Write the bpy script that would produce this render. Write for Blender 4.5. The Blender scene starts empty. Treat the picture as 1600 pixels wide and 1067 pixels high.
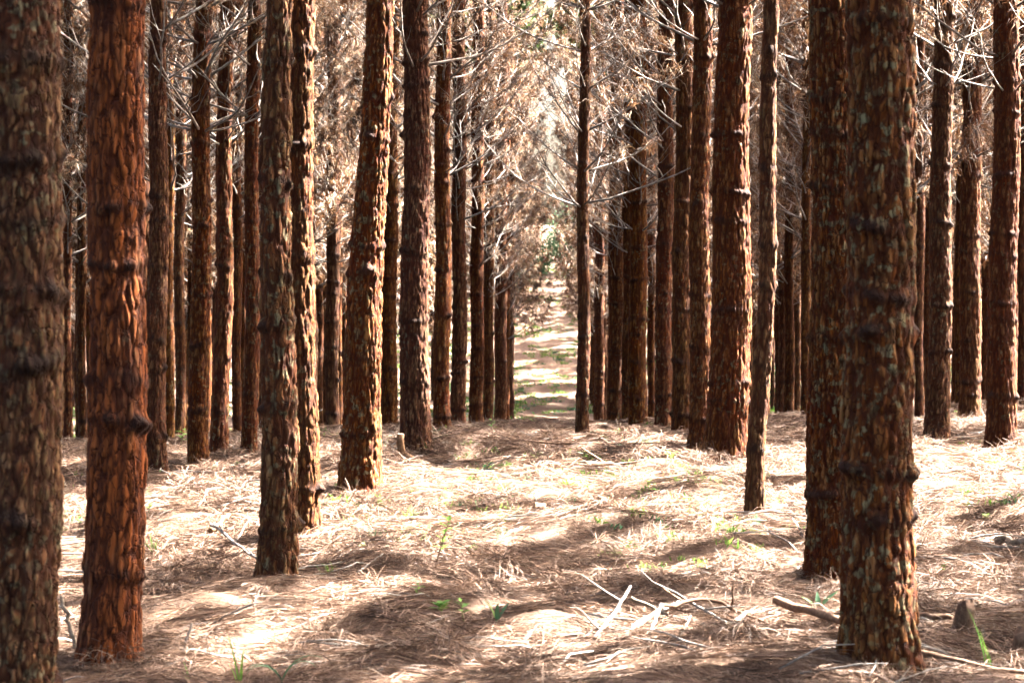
import bpy, math, random
import numpy as np
from mathutils import Vector, Matrix

random.seed(7)
np.seterr(all='ignore')
R = math.radians
scene = bpy.context.scene
col = scene.collection

# ------------------------------------------------------------------ camera, sky, sun, exposure
cam_d = bpy.data.cameras.new('camera')
cam = bpy.data.objects.new('camera', cam_d)
col.objects.link(cam)
cam.location = (0, 0, 1.6)
cam.rotation_euler = (R(90 - 1.844), 0, R(1.074))
cam_d.lens = 72
cam_d.sensor_width = 36
cam_d.clip_end = 2000
cam_d.dof.use_dof = True
cam_d.dof.focus_distance = 17.0
cam_d.dof.aperture_fstop = 6.3
scene.camera = cam

SUN_EL, SUN_AZ = 48.0, 62.0           # azimuth from the view axis towards the right
world = bpy.data.worlds.new('World')
scene.world = world
world.use_nodes = True
wn = world.node_tree.nodes
wl = world.node_tree.links
bg = wn['Background']
sky = wn.new('ShaderNodeTexSky')
sky.sky_type = 'NISHITA'
sky.sun_disc = False
sky.sun_elevation = R(SUN_EL)
sky.sun_rotation = R(SUN_AZ)
sky.air_density = 1.0
sky.dust_density = 9.0
sky.ozone_density = 0.6
wl.new(sky.outputs[0], bg.inputs[0])
bg.inputs[1].default_value = 0.05

sun_d = bpy.data.lights.new('sun', 'SUN')
sun_d.energy = 5.0
sun_d.angle = R(0.5)
sun_d.color = (1.0, 0.965, 0.91)
sun = bpy.data.objects.new('sun', sun_d)
col.objects.link(sun)
sv = Vector((math.sin(R(SUN_AZ)) * math.cos(R(SUN_EL)), math.cos(R(SUN_AZ)) * math.cos(R(SUN_EL)), math.sin(R(SUN_EL))))
sun.rotation_euler = sv.to_track_quat('Z', 'Y').to_euler()

scene.view_settings.view_transform = 'Standard'
scene.view_settings.look = 'None'
scene.view_settings.gamma = 1.0
scene.view_settings.exposure = 4.65
scene.render.engine = 'CYCLES'
scene.cycles.max_bounces = 3
scene.cycles.diffuse_bounces = 0
scene.cycles.transmission_bounces = 2
scene.cycles.use_adaptive_sampling = True
scene.cycles.adaptive_threshold = 0.04
scene.cycles.caustics_reflective = False
scene.cycles.caustics_refractive = False

# ------------------------------------------------------------------ noise and terrain
def h2(ix,iy,s):
    n=(ix.astype(np.int64)*374761393+iy.astype(np.int64)*668265263+s*1442695041)&0xffffffff
    n=((n^(n>>13))*1274126177)&0xffffffff
    n=((n^(n>>16))*2246822519)&0xffffffff
    return ((n^(n>>15))&0xffffff)/float(0xffffff)
def vnoise(x,y,s=0):
    x=np.asarray(x,float);y=np.asarray(y,float)
    ix=np.floor(x);iy=np.floor(y);fx=x-ix;fy=y-iy
    fx=fx*fx*(3-2*fx);fy=fy*fy*(3-2*fy)
    a=h2(ix,iy,s);b=h2(ix+1,iy,s);c=h2(ix,iy+1,s);d=h2(ix+1,iy+1,s)
    return (a*(1-fx)+b*fx)*(1-fy)+(c*(1-fx)+d*fx)*fy-0.5
GY=[-400,-20,0,15,18,21,26,32,43,60,70,80,95,110,130,160,220,400]
GZ=[.5,.1,0,0,-.02,-.12,-.42,-.8,-1.6,-2.8,-3.3,-3.0,-1.6,0,2.2,4.6,7,10]
# (x, y, radius x, radius y, height): raked ridges and heaps of litter
MOUNDS=[(.45,12.4,.95,.42,.21),(-.6,9.3,1.2,.5,.07),(.9,8.0,.7,.35,.07),(-1.2,15.4,.8,.6,.10),(.2,16.6,1.3,.5,.08),
 (2.3,9.0,.35,.3,.12),(-2.6,13.0,.8,.6,.10),(2.9,17,1.0,.5,.12),(-.9,18.2,.7,.5,.12),(1.2,19.0,.9,.6,.08),(3.2,14,.8,.5,.07)]
FEET=[(-1.71,6.5),(-1.78,8.22),(-1.43,10.62),(-1.51,12.3),(-1.38,14.62),(-1.19,17.94),(1.3,8.08),(1.51,10.88),(1.36,13.48),(1.46,17.0),(1.33,18.36),(3.74,19.84),(4.18,19.1),(-3.32,17.14),(-3.1,17.96)]
def ground_base(x,y):
    x=np.asarray(x,float);y=np.asarray(y,float)
    z=np.interp(y,GY,GZ)
    z=(z+np.interp(y-3,GY,GZ)+np.interp(y+3,GY,GZ))/3 - .0
    far=np.clip((y-16)/10,0,1)
    z=z+far*np.clip((x-2)*.06,0,.5)-np.clip((-2-x)*.05,0,.4)
    return z
def ground(x,y):
    z=ground_base(x,y)
    z=z+vnoise(x*.45,y*.55,1)*.13+vnoise(x*1.3,y*1.7,2)*.10+vnoise(x*2.9,y*3.4,3)*.075+vnoise(x*7,y*8,4)*.035
    for mx,my,rx,ry,h in MOUNDS:
        z=z+h*np.exp(-((x-mx)/rx)**2-((y-my)/ry)**2)
    for mx,my in FEET:
        z=z+.025*np.exp(-((x-mx)/.30)**2-((y-my)/.30)**2)
    return z
def gz(x, y):
    return float(ground(np.array([float(x)]), np.array([float(y)]))[0])

def h3(ix, iy, iz, s):
    n = (ix.astype(np.int64) * 374761393 + iy.astype(np.int64) * 668265263 + iz.astype(np.int64) * 2147483647 + s * 1442695041) & 0xffffffff
    n = ((n ^ (n >> 13)) * 1274126177) & 0xffffffff
    n = ((n ^ (n >> 16)) * 2246822519) & 0xffffffff
    return ((n ^ (n >> 15)) & 0xffffff) / float(0xffffff)

def noise3(x, y, z, s=0):
    ix, iy, iz = np.floor(x), np.floor(y), np.floor(z)
    fx, fy, fz = x - ix, y - iy, z - iz
    fx = fx * fx * (3 - 2 * fx); fy = fy * fy * (3 - 2 * fy); fz = fz * fz * (3 - 2 * fz)
    r = 0
    for a in (0, 1):
        for b in (0, 1):
            for c in (0, 1):
                w = (fx if a else 1 - fx) * (fy if b else 1 - fy) * (fz if c else 1 - fz)
                r = r + w * h3(ix + a, iy + b, iz + c, s)
    return r - 0.5

def worley(x, y, z, s):
    ix, iy, iz = np.floor(x), np.floor(y), np.floor(z)
    f1 = np.full(x.shape, 9.0); f2 = np.full(x.shape, 9.0); cid = np.zeros(x.shape)
    for a in (-1, 0, 1):
        for b in (-1, 0, 1):
            for c in (-1, 0, 1):
                jx, jy, jz = ix + a, iy + b, iz + c
                r1 = h3(jx, jy, jz, s); r2 = h3(jx, jy, jz, s + 1); r3 = h3(jx, jy, jz, s + 2)
                d = np.sqrt((jx + r1 - x) ** 2 + (jy + r2 - y) ** 2 + (jz + r3 - z) ** 2)
                near = d < f1
                f2 = np.where(near, f1, np.minimum(f2, d))
                cid = np.where(near, h3(jx, jy, jz, s + 3), cid)
                f1 = np.where(near, d, f1)
    return f1, f2, cid

# ------------------------------------------------------------------ mesh and object helpers
def mesh_np(name, V, Q, mat, smooth=False, attr=None, tris=False):
    V = np.asarray(V, np.float32); Q = np.asarray(Q, np.int32)
    k = Q.shape[1]
    me = bpy.data.meshes.new(name)
    me.vertices.add(len(V)); me.vertices.foreach_set('co', V.ravel())
    me.loops.add(Q.size); me.loops.foreach_set('vertex_index', Q.ravel())
    me.polygons.add(len(Q))
    me.polygons.foreach_set('loop_start', np.arange(0, Q.size, k, dtype=np.int32))
    if smooth:
        me.polygons.foreach_set('use_smooth', np.ones(len(Q), dtype=bool))
    me.update(calc_edges=True)
    if attr is not None:
        an, av = attr
        a = me.attributes.new(an, 'FLOAT_COLOR', 'POINT')
        c = np.ones((len(V), 4), np.float32); c[:, :av.shape[1]] = av
        a.data.foreach_set('color', c.ravel())
    if mat:
        me.materials.append(mat)
    return me

def obj(name, me, parent=None, loc=(0, 0, 0), rot=(0, 0, 0), sc=None):
    o = bpy.data.objects.new(name, me)
    col.objects.link(o)
    o.location = loc; o.rotation_euler = rot
    if sc is not None:
        o.scale = (sc, sc, sc) if not hasattr(sc, '__len__') else sc
    if parent:
        o.parent = parent
    return o

def tag(o, label=None, cat=None, group=None, kind=None):
    if label: o['label'] = label
    if cat: o['category'] = cat
    if group: o['group'] = group
    if kind: o['kind'] = kind
    return o

def empty(name, loc, rz=0):
    o = bpy.data.objects.new(name, None)
    o.empty_display_size = 0.2
    col.objects.link(o); o.location = loc; o.rotation_euler = (0, 0, rz)
    return o

def tube_np(P, rad, n=6, jit=0.0, rng=None, cap=True):
    """quads of a tapering tube along points P with radii rad"""
    P = np.asarray(P, float); m = len(P)
    T = np.gradient(P, axis=0); T /= np.linalg.norm(T, axis=1)[:, None] + 1e-9
    ref = np.array([0.13, 0.21, 1.0]) if abs(T[0][2]) < .8 else np.array([1.0, .1, 0])
    A = np.cross(T, ref); A /= np.linalg.norm(A, axis=1)[:, None] + 1e-9
    B = np.cross(T, A)
    th = np.arange(n) * 2 * math.pi / n
    rad = np.asarray(rad, float)[:, None] * np.ones((1, n))
    if jit and rng is not None:
        rad = rad * (1 + rng.uniform(-jit, jit, rad.shape))
    V = P[:, None, :] + rad[:, :, None] * (np.cos(th)[None, :, None] * A[:, None, :] + np.sin(th)[None, :, None] * B[:, None, :])
    V = V.reshape(-1, 3)
    i = np.arange(m - 1)[:, None] * n; j = np.arange(n)[None, :]; j2 = (j + 1) % n
    Q = np.stack([i + j, i + j2, i + n + j2, i + n + j], -1).reshape(-1, 4)
    if cap:
        V = np.vstack([V, P[:1], P[-1:]])
        c0, c1 = m * n, m * n + 1
        jj = np.arange(0, n, 2)
        Q = np.vstack([Q, np.stack([np.full(len(jj), c0), (jj + 2) % n, (jj + 1) % n, jj], -1),
                       np.stack([np.full(len(jj), c1), (m - 1) * n + jj, (m - 1) * n + (jj + 1) % n, (m - 1) * n + (jj + 2) % n], -1)])
    return V, Q

def join(parts):
    Vs, Qs, o = [], [], 0
    for V, Q in parts:
        Vs.append(V); Qs.append(Q + o); o += len(V)
    return np.vstack(Vs), np.vstack(Qs)

# ------------------------------------------------------------------ materials
def newmat(name):
    m = bpy.data.materials.new(name); m.use_nodes = True
    nt = m.node_tree
    return m, nt, nt.nodes['Principled BSDF'], nt.nodes['Material Output']

def N(nt, t, **kw):
    n = nt.nodes.new(t)
    for k, v in kw.items():
        if k.startswith('i_'):
            n.inputs[k[2:].replace('_', ' ')].default_value = v
        else:
            setattr(n, k, v)
    return n

def ramp(nt, fac, stops):
    r = nt.nodes.new('ShaderNodeValToRGB')
    el = r.color_ramp.elements
    while len(el) < len(stops):
        el.new(0.5)
    for e, (p, c) in zip(el, stops):
        e.position = p; e.color = (*c, 1) if len(c) == 3 else c
    nt.links.new(fac, r.inputs[0])
    return r.outputs[0]

def mix(nt, fac, a, b, mode='MIX'):
    m = nt.nodes.new('ShaderNodeMix'); m.data_type = 'RGBA'; m.blend_type = mode
    for s, v in ((0, fac), (6, a), (7, b)):
        if hasattr(v, 'links'):
            nt.links.new(v, m.inputs[s])
        else:
            m.inputs[s].default_value = (*v, 1) if hasattr(v, '__len__') and len(v) == 3 else v
    return m.outputs[2]

def math_n(nt, op, a, b=0.0):
    m = nt.nodes.new('ShaderNodeMath'); m.operation = op
    for s, v in ((0, a), (1, b)):
        if hasattr(v, 'links'): nt.links.new(v, m.inputs[s])
        else: m.inputs[s].default_value = v
    return m.outputs[0]

def mapped(nt, scale, src='Object'):
    tc = N(nt, 'ShaderNodeTexCoord'); mp = N(nt, 'ShaderNodeMapping')
    mp.inputs['Scale'].default_value = scale
    oi = N(nt, 'ShaderNodeObjectInfo')
    ad = N(nt, 'ShaderNodeVectorMath', operation='ADD')
    nt.links.new(tc.outputs[src], ad.inputs[0])
    sc = N(nt, 'ShaderNodeMath', operation='MULTIPLY'); sc.inputs[1].default_value = 37.0
    nt.links.new(oi.outputs['Random'], sc.inputs[0]); nt.links.new(sc.outputs[0], ad.inputs[1])
    nt.links.new(ad.outputs[0], mp.inputs['Vector'])
    return mp.outputs[0], oi

def bark_material(name, flaked=False, flake=46.0, lichen=.58):
    """plated pine bark: attribute 'bark' = outer plate, crack, branch collar"""
    m, nt, bs, out = newmat(name)
    v1, oi = mapped(nt, (1, 1, .25))
    v2, _ = mapped(nt, (1, 1, 1))
    n1 = N(nt, 'ShaderNodeTexNoise', i_Scale=28.0, i_Detail=6.0, i_Roughness=.65); nt.links.new(v1, n1.inputs['Vector'])
    n2 = N(nt, 'ShaderNodeTexNoise', i_Scale=3.4, i_Detail=4.0); nt.links.new(v2, n2.inputs['Vector'])
    n3 = N(nt, 'ShaderNodeTexNoise', i_Scale=110.0, i_Detail=4.0, i_Roughness=.7); nt.links.new(v1, n3.inputs['Vector'])
    # flakes: warped, elongated cells with a tone of their own and sharp broken edges
    wv = N(nt, 'ShaderNodeTexNoise', i_Scale=22.0, i_Detail=3.0); nt.links.new(v2, wv.inputs['Vector'])
    wm = N(nt, 'ShaderNodeVectorMath', operation='SCALE'); wm.inputs['Scale'].default_value = .035
    nt.links.new(wv.outputs['Color'], wm.inputs[0])
    v3, _ = mapped(nt, (1, 1, .21))
    wa = N(nt, 'ShaderNodeVectorMath', operation='ADD'); nt.links.new(v3, wa.inputs[0]); nt.links.new(wm.outputs[0], wa.inputs[1])
    vo = N(nt, 'ShaderNodeTexVoronoi', i_Scale=flake); vo.feature = 'DISTANCE_TO_EDGE'; nt.links.new(wa.outputs[0], vo.inputs['Vector'])
    vc = N(nt, 'ShaderNodeTexVoronoi', i_Scale=flake); nt.links.new(wa.outputs[0], vc.inputs['Vector'])
    cs = N(nt, 'ShaderNodeSeparateColor'); nt.links.new(vc.outputs['Color'], cs.inputs[0])
    edge = ramp(nt, vo.outputs['Distance'], [(.01, (1, 1, 1)), (.075, (0, 0, 0))])
    tone = math_n(nt, 'ADD', math_n(nt, 'MULTIPLY', n1.outputs[0], .75), math_n(nt, 'MULTIPLY', cs.outputs[0], .25))
    c = ramp(nt, tone, [(.33, (.030, .011, .006)), (.47, (.095, .031, .011)), (.58, (.19, .072, .026)), (.70, (.32, .175, .085))])
    at = N(nt, 'ShaderNodeAttribute', attribute_name='bark')
    sp = N(nt, 'ShaderNodeSeparateColor'); nt.links.new(at.outputs['Color'], sp.inputs[0])
    # outer scale faces weather to tan, the cracks are red-brown inner bark with recess shade painted in
    c = mix(nt, math_n(nt, 'MULTIPLY', sp.outputs[0], .65), c, (.34, .185, .085))
    # weathering patches, then lichen and algae
    c = mix(nt, ramp(nt, n2.outputs[0], [(.48, (0, 0, 0)), (.66, (.55, .55, .55))]), c, (.15, .040, .015))
    n4 = N(nt, 'ShaderNodeTexNoise', i_Scale=24.0, i_Detail=3.0); nt.links.new(v2, n4.inputs['Vector'])
    n5 = N(nt, 'ShaderNodeTexNoise', i_Scale=2.2, i_Detail=2.0); nt.links.new(v2, n5.inputs['Vector'])
    lich = math_n(nt, 'MULTIPLY', ramp(nt, n4.outputs[0], [(lichen, (0, 0, 0)), (lichen + .05, (1, 1, 1))]), ramp(nt, n5.outputs[0], [(.42 if lichen > .55 else .3, (0, 0, 0)), (.6 if lichen > .55 else .5, (1, 1, 1))]))
    c = mix(nt, math_n(nt, 'MULTIPLY', lich, .3 if flaked else .6), c, (.27, .26, .15))
    alg = math_n(nt, 'MULTIPLY', ramp(nt, n3.outputs[0], [(.48, (0, 0, 0)), (.60, (1, 1, 1))]), ramp(nt, n5.outputs[0], [(.38, (1, 1, 1)), (.58, (0, 0, 0))]))
    c = mix(nt, math_n(nt, 'MULTIPLY', alg, .2 if flaked else .4), c, (.19, .15, .055))
    if flaked:                                          # scales shed in patches, bare orange bark below
        n6 = N(nt, 'ShaderNodeTexNoise', i_Scale=6.0, i_Detail=5.0); nt.links.new(v1, n6.inputs['Vector'])
        c = mix(nt, ramp(nt, n6.outputs[0], [(.36, (0, 0, 0)), (.54, (.7, .7, .7))]), c, (.38, .118, .025))
    c = mix(nt, math_n(nt, 'MULTIPLY', edge, .75), c, (.040, .013, .007))
    c = mix(nt, math_n(nt, 'MULTIPLY', sp.outputs[1], .85), c, (.045, .014, .007))  # inner bark darkened further for contrast, recess shade put into the colour
    c = mix(nt, math_n(nt, 'MULTIPLY', sp.outputs[2], .9), c, (.020, .010, .007))   # resin-dark collars where branches were
    hs = N(nt, 'ShaderNodeHueSaturation')
    nt.links.new(c, hs.inputs['Color'])
    for sock, lo, hi, ml in (('Value', 1.05, 1.4, 1.0), ('Saturation', 1.0, 1.18, 7.3), ('Hue', .492, .501, 13.7)):
        fr = math_n(nt, 'FRACT', math_n(nt, 'MULTIPLY', oi.outputs['Random'], ml))
        vr = N(nt, 'ShaderNodeMapRange'); vr.inputs[3].default_value = lo; vr.inputs[4].default_value = hi
        nt.links.new(fr, vr.inputs[0]); nt.links.new(vr.outputs[0], hs.inputs[sock])
    nt.links.new(hs.outputs[0], bs.inputs['Base Color'])
    bs.inputs['Roughness'].default_value = .85
    bs.inputs['Specular IOR Level'].default_value = .2
    b = N(nt, 'ShaderNodeBump', i_Strength=1.0, i_Distance=.010)
    hh = math_n(nt, 'ADD', math_n(nt, 'ADD', math_n(nt, 'MULTIPLY', cs.outputs[0], .6), math_n(nt, 'MULTIPLY', n3.outputs[0], .35)), math_n(nt, 'MULTIPLY', edge, -.7))
    nt.links.new(hh, b.inputs['Height']); nt.links.new(b.outputs[0], bs.inputs['Normal'])
    return m

def wood_material(name, c0, c1, c2, stretch=(1, 1, 1), scale=30):
    m, nt, bs, out = newmat(name)
    v, oi = mapped(nt, stretch)
    n = N(nt, 'ShaderNodeTexNoise', i_Scale=float(scale), i_Detail=5.0, i_Roughness=.65); nt.links.new(v, n.inputs['Vector'])
    c = ramp(nt, n.outputs[0], [(.3, c0), (.5, c1), (.7, c2)])
    hs = N(nt, 'ShaderNodeHueSaturation'); nt.links.new(c, hs.inputs['Color'])
    vr = N(nt, 'ShaderNodeMapRange'); vr.inputs[3].default_value = .7; vr.inputs[4].default_value = 1.3
    nt.links.new(oi.outputs['Random'], vr.inputs[0]); nt.links.new(vr.outputs[0], hs.inputs['Value'])
    nt.links.new(hs.outputs[0], bs.inputs['Base Color'])
    bs.inputs['Roughness'].default_value = .8
    b = N(nt, 'ShaderNodeBump', i_Strength=.6, i_Distance=.004)
    nt.links.new(n.outputs[0], b.inputs['Height']); nt.links.new(b.outputs[0], bs.inputs['Normal'])
    return m

def leaf_material(name, stops, transl, attr='tint', rough=.6):
    """thin leaf: diffuse plus light coming through; tint is a random tone of each needle or leaf"""
    m, nt, bs, out = newmat(name)
    at = N(nt, 'ShaderNodeAttribute', attribute_name=attr)
    sp = N(nt, 'ShaderNodeSeparateColor'); nt.links.new(at.outputs['Color'], sp.inputs[0])
    c = ramp(nt, sp.outputs[0], stops)
    nt.links.new(c, bs.inputs['Base Color']); bs.inputs['Roughness'].default_value = rough
    bs.inputs['Specular IOR Level'].default_value = .3
    tr = N(nt, 'ShaderNodeBsdfTranslucent'); nt.links.new(c, tr.inputs['Color'])
    ms = N(nt, 'ShaderNodeMixShader'); ms.inputs[0].default_value = transl
    nt.links.new(bs.outputs[0], ms.inputs[1]); nt.links.new(tr.outputs[0], ms.inputs[2])
    nt.links.new(ms.outputs[0], out.inputs['Surface'])
    return m

M_bark = bark_material('pine_bark')
M_bark_coarse = bark_material('coarse_lichened_bark', False, 42.0, .545)
M_bark_fine = bark_material('fine_flaked_bark', False, 58.0)
M_bark_flaked = bark_material('flaked_orange_bark', True, 38.0)
M_dead = wood_material('dead_branch_wood', (.14, .095, .068), (.33, .26, .21), (.60, .54, .48), (1, 1, 1), 22)
M_grey = wood_material('grey_weathered_wood', (.16, .13, .11), (.30, .25, .21), (.46, .40, .34), (1, 1, 1), 40)
M_pale = wood_material('pale_peeled_wood', (.12, .08, .05), (.25, .18, .12), (.42, .33, .25), (1, 1, 1), 40)
M_brownwood = wood_material('brown_bark_stick', (.07, .035, .018), (.17, .085, .045), (.30, .18, .10), (1, 1, 1), 45)
M_orange = wood_material('orange_split_wood', (.14, .06, .025), (.30, .14, .055), (.44, .25, .12), (1, 1, 1), 40)
M_cut = wood_material('fresh_cut_wood', (.60, .46, .30), (.72, .60, .44), (.80, .72, .58), (1, 1, 1), 60)
M_needle = leaf_material('dead_brown_needles', [(0, (.045, .020, .010)), (.45, (.17, .075, .033)), (.75, (.33, .175, .082)), (1, (.56, .43, .30))], .28)
M_live = leaf_material('living_needles', [(0, (.04, .07, .02)), (1, (.10, .14, .04))], .35)
M_litter = leaf_material('fallen_needles', [(0, (.040, .023, .015)), (.25, (.13, .074, .047)), (.5, (.25, .138, .086)), (.8, (.39, .245, .165)), (1, (.56, .45, .35))], .12)
M_grass = leaf_material('fresh_grass', [(0, (.06, .15, .02)), (.6, (.13, .28, .035)), (1, (.28, .38, .08))], .4, rough=.45)
M_bluegreen = leaf_material('blue_green_leaf', [(0, (.05, .13, .06)), (1, (.12, .25, .12))], .3, rough=.4)
M_lime = leaf_material('young_lime_leaf', [(0, (.07, .20, .02)), (1, (.22, .38, .06))], .45, rough=.45)

def ground_material():
    m, nt, bs, out = newmat('needle_litter_ground')
    tc = N(nt, 'ShaderNodeTexCoord')
    def noise(s, d, sc=(1, 1, 1), rot=0):
        mp = N(nt, 'ShaderNodeMapping'); mp.inputs['Scale'].default_value = sc; mp.inputs['Rotation'].default_value = (0, 0, rot)
        nt.links.new(tc.outputs['Object'], mp.inputs['Vector'])
        n = N(nt, 'ShaderNodeTexNoise', i_Scale=float(s), i_Detail=float(d), i_Roughness=.65); nt.links.new(mp.outputs[0], n.inputs['Vector'])
        return n.outputs[0]
    f1, f2, f3 = noise(13, 4, (1, 15, 1), .4), noise(13, 4, (1, 15, 1), 1.5), noise(13, 4, (1, 15, 1), 2.5)
    pat = noise(1.1, 4); fine = noise(60, 5)
    fib = math_n(nt, 'MAXIMUM', math_n(nt, 'MAXIMUM', f1, f2), f3)
    c = ramp(nt, fib, [(.50, (.06, .033, .021)), (.58, (.20, .115, .073)), (.68, (.46, .31, .21))])
    c = mix(nt, ramp(nt, fine, [(.35, (.5, .5, .5)), (.6, (0, 0, 0))]), c, (.16, .09, .06))
    c = mix(nt, ramp(nt, pat, [(.4, (0, 0, 0)), (.65, (.55, .55, .55))]), c, (.33, .215, .16))
    nt.links.new(c, bs.inputs['Base Color']); bs.inputs['Roughness'].default_value = .9
    bs.inputs['Specular IOR Level'].default_value = .15
    b = N(nt, 'ShaderNodeBump', i_Strength=1.0, i_Distance=.03)
    nt.links.new(math_n(nt, 'ADD', fib, math_n(nt, 'MULTIPLY', fine, .4)), b.inputs['Height']); nt.links.new(b.outputs[0], bs.inputs['Normal'])
    return m
M_ground = ground_material()
# ------------------------------------------------------------------ the ground sheet
def lines(dense0, dense1, step, lo, hi, grow):
    a = list(np.arange(dense0, dense1, step))
    s = step; v = a[-1]
    while v < hi:
        s *= grow; v += s; a.append(v)
    s = step; v = a[0]; b = []
    while v > lo:
        s *= grow; v -= s; b.append(v)
    return np.array(b[::-1] + a)
gx_, gy_ = lines(-5, 5, .055, -500, 500, 1.07), lines(5.5, 24, .055, -300, 700, 1.035)
GX, GYY = np.meshgrid(gx_, gy_)
GZZ = ground(GX, GYY)
nx, ny = len(gx_), len(gy_)
ii = (np.arange(ny - 1)[:, None] * nx + np.arange(nx - 1)[None, :]).ravel()
gm = mesh_np('ground', np.stack([GX, GYY, GZZ], -1).reshape(-1, 3), np.stack([ii, ii + 1, ii + nx + 1, ii + nx], -1), M_ground, True)
tag(obj('ground', gm), kind='structure')

# ------------------------------------------------------------------ fallen needles: countless, so one litter object
def strips(P, D, Ln, W, droop, rng, tipw=.45):
    """two-segment blades: base P, direction D, length, width, droop -> V, Q"""
    n = len(P)
    D = D / (np.linalg.norm(D, axis=1)[:, None] + 1e-9)
    dn = np.zeros((n, 3)); dn[:, 2] = -1
    L = Ln[:, None]; dr = droop[:, None]
    mid = P + D * L * .5 + dn * L * .18 * dr
    tip = mid + D * L * (.5 - .22 * dr) + dn * L * .5 * dr
    S = np.cross(D, rng.normal(size=(n, 3))); S /= np.linalg.norm(S, axis=1)[:, None] + 1e-9
    S = S * W[:, None] * .5
    V = np.stack([P - S, P + S, mid - S, mid + S, tip - S * tipw, tip + S * tipw], 1).reshape(-1, 3)
    b = np.arange(n)[:, None] * 6
    Q = np.stack([b + np.array([0, 1, 3, 2]), b + np.array([2, 3, 5, 4])], 1).reshape(-1, 4)
    return V, Q

src = bpy.data.collections.new('litter_pieces')
NCL = 9
TILE = .36
for k in range(NCL):
    rng = np.random.default_rng(100 + k)
    n = 420
    ang = rng.uniform(0, 6.283, n)
    P = np.stack([rng.uniform(-.5, .5, n) * TILE, rng.uniform(-.5, .5, n) * TILE, rng.uniform(-.01, .022, n)], -1)
    # needles lie in sheaves: neighbours share a direction
    sh = rng.uniform(-.5, .5, (7, 2)) * TILE; sa = rng.uniform(0, 6.283, 7)
    own = np.argmin(((P[:, None, :2] - sh[None]) ** 2).sum(-1), 1)
    ang = np.where(rng.uniform(0, 1, n) < .4, sa[own] + rng.normal(0, .55, n), ang)
    P[:, 2] += rng.uniform(0, .02, 7)[own]
    el = np.abs(rng.normal(.0, .12, n))
    el = np.where(rng.uniform(0, 1, n) < .05, rng.uniform(.2, .7, n), el)
    D = np.stack([np.cos(ang) * np.cos(el), np.sin(ang) * np.cos(el), np.sin(el)], -1)
    Ln = rng.uniform(.08, .19, n)
    V, Q = strips(P - D * Ln[:, None] * .5 * np.array([1, 1, 0]), D, Ln, rng.uniform(.0017, .003, n), el * .9, rng)
    t = np.repeat(np.clip(rng.beta(1.5, 1.7, n) * .8 + rng.uniform(-.22, .25, 7)[own], 0, 1), 6)
    me = mesh_np('fallen_needle_patch', V, Q, M_litter, attr=('tint', np.stack([t, t, t], -1)))
    src.objects.link(bpy.data.objects.new('litter_piece', me))
rng = np.random.default_rng(177)
tw = []
for q in range(2):      # and now and then thin dead twigs
    a = rng.uniform(0, 6.28); p0 = np.array([rng.uniform(-.1, .1), rng.uniform(-.1, .1), .025])
    d = np.array([math.cos(a), math.sin(a), rng.uniform(0, .2)]) * rng.uniform(.2, .4)
    pts = [p0 + d * s + rng.normal(0, .008, 3) for s in (0, .33, .66, 1)]
    tw.append(tube_np(pts, [.005, .0045, .004, .002], 5))
V, Q = join(tw)
src.objects.link(bpy.data.objects.new('litter_twig', mesh_np('fallen_twig_patch', V, Q, M_grey, True)))

for k in range(3):      # loose heaps of needles
    rng = np.random.default_rng(190 + k); n = 330
    r = np.abs(rng.normal(0, .10, n)); a = rng.uniform(0, 6.283, n)
    P = np.stack([r * np.cos(a) * 1.6, r * np.sin(a), .075 * np.exp(-(r / .11) ** 2)], -1)
    el = rng.normal(.25, .35, n); a = a + rng.normal(0, .9, n)
    D = np.stack([np.cos(a) * np.cos(el), np.sin(a) * np.cos(el), np.sin(el)], -1)
    V, Q = strips(P, D, rng.uniform(.07, .15, n), rng.uniform(.0015, .0026, n), rng.uniform(.2, 1.1, n), rng)
    t = np.repeat(rng.beta(1.4, 2.0, n), 6)
    src.objects.link(bpy.data.objects.new('litter_zheap', mesh_np('needle_heap', V, Q, M_litter, attr=('tint', np.stack([t] * 3, -1)))))

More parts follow.
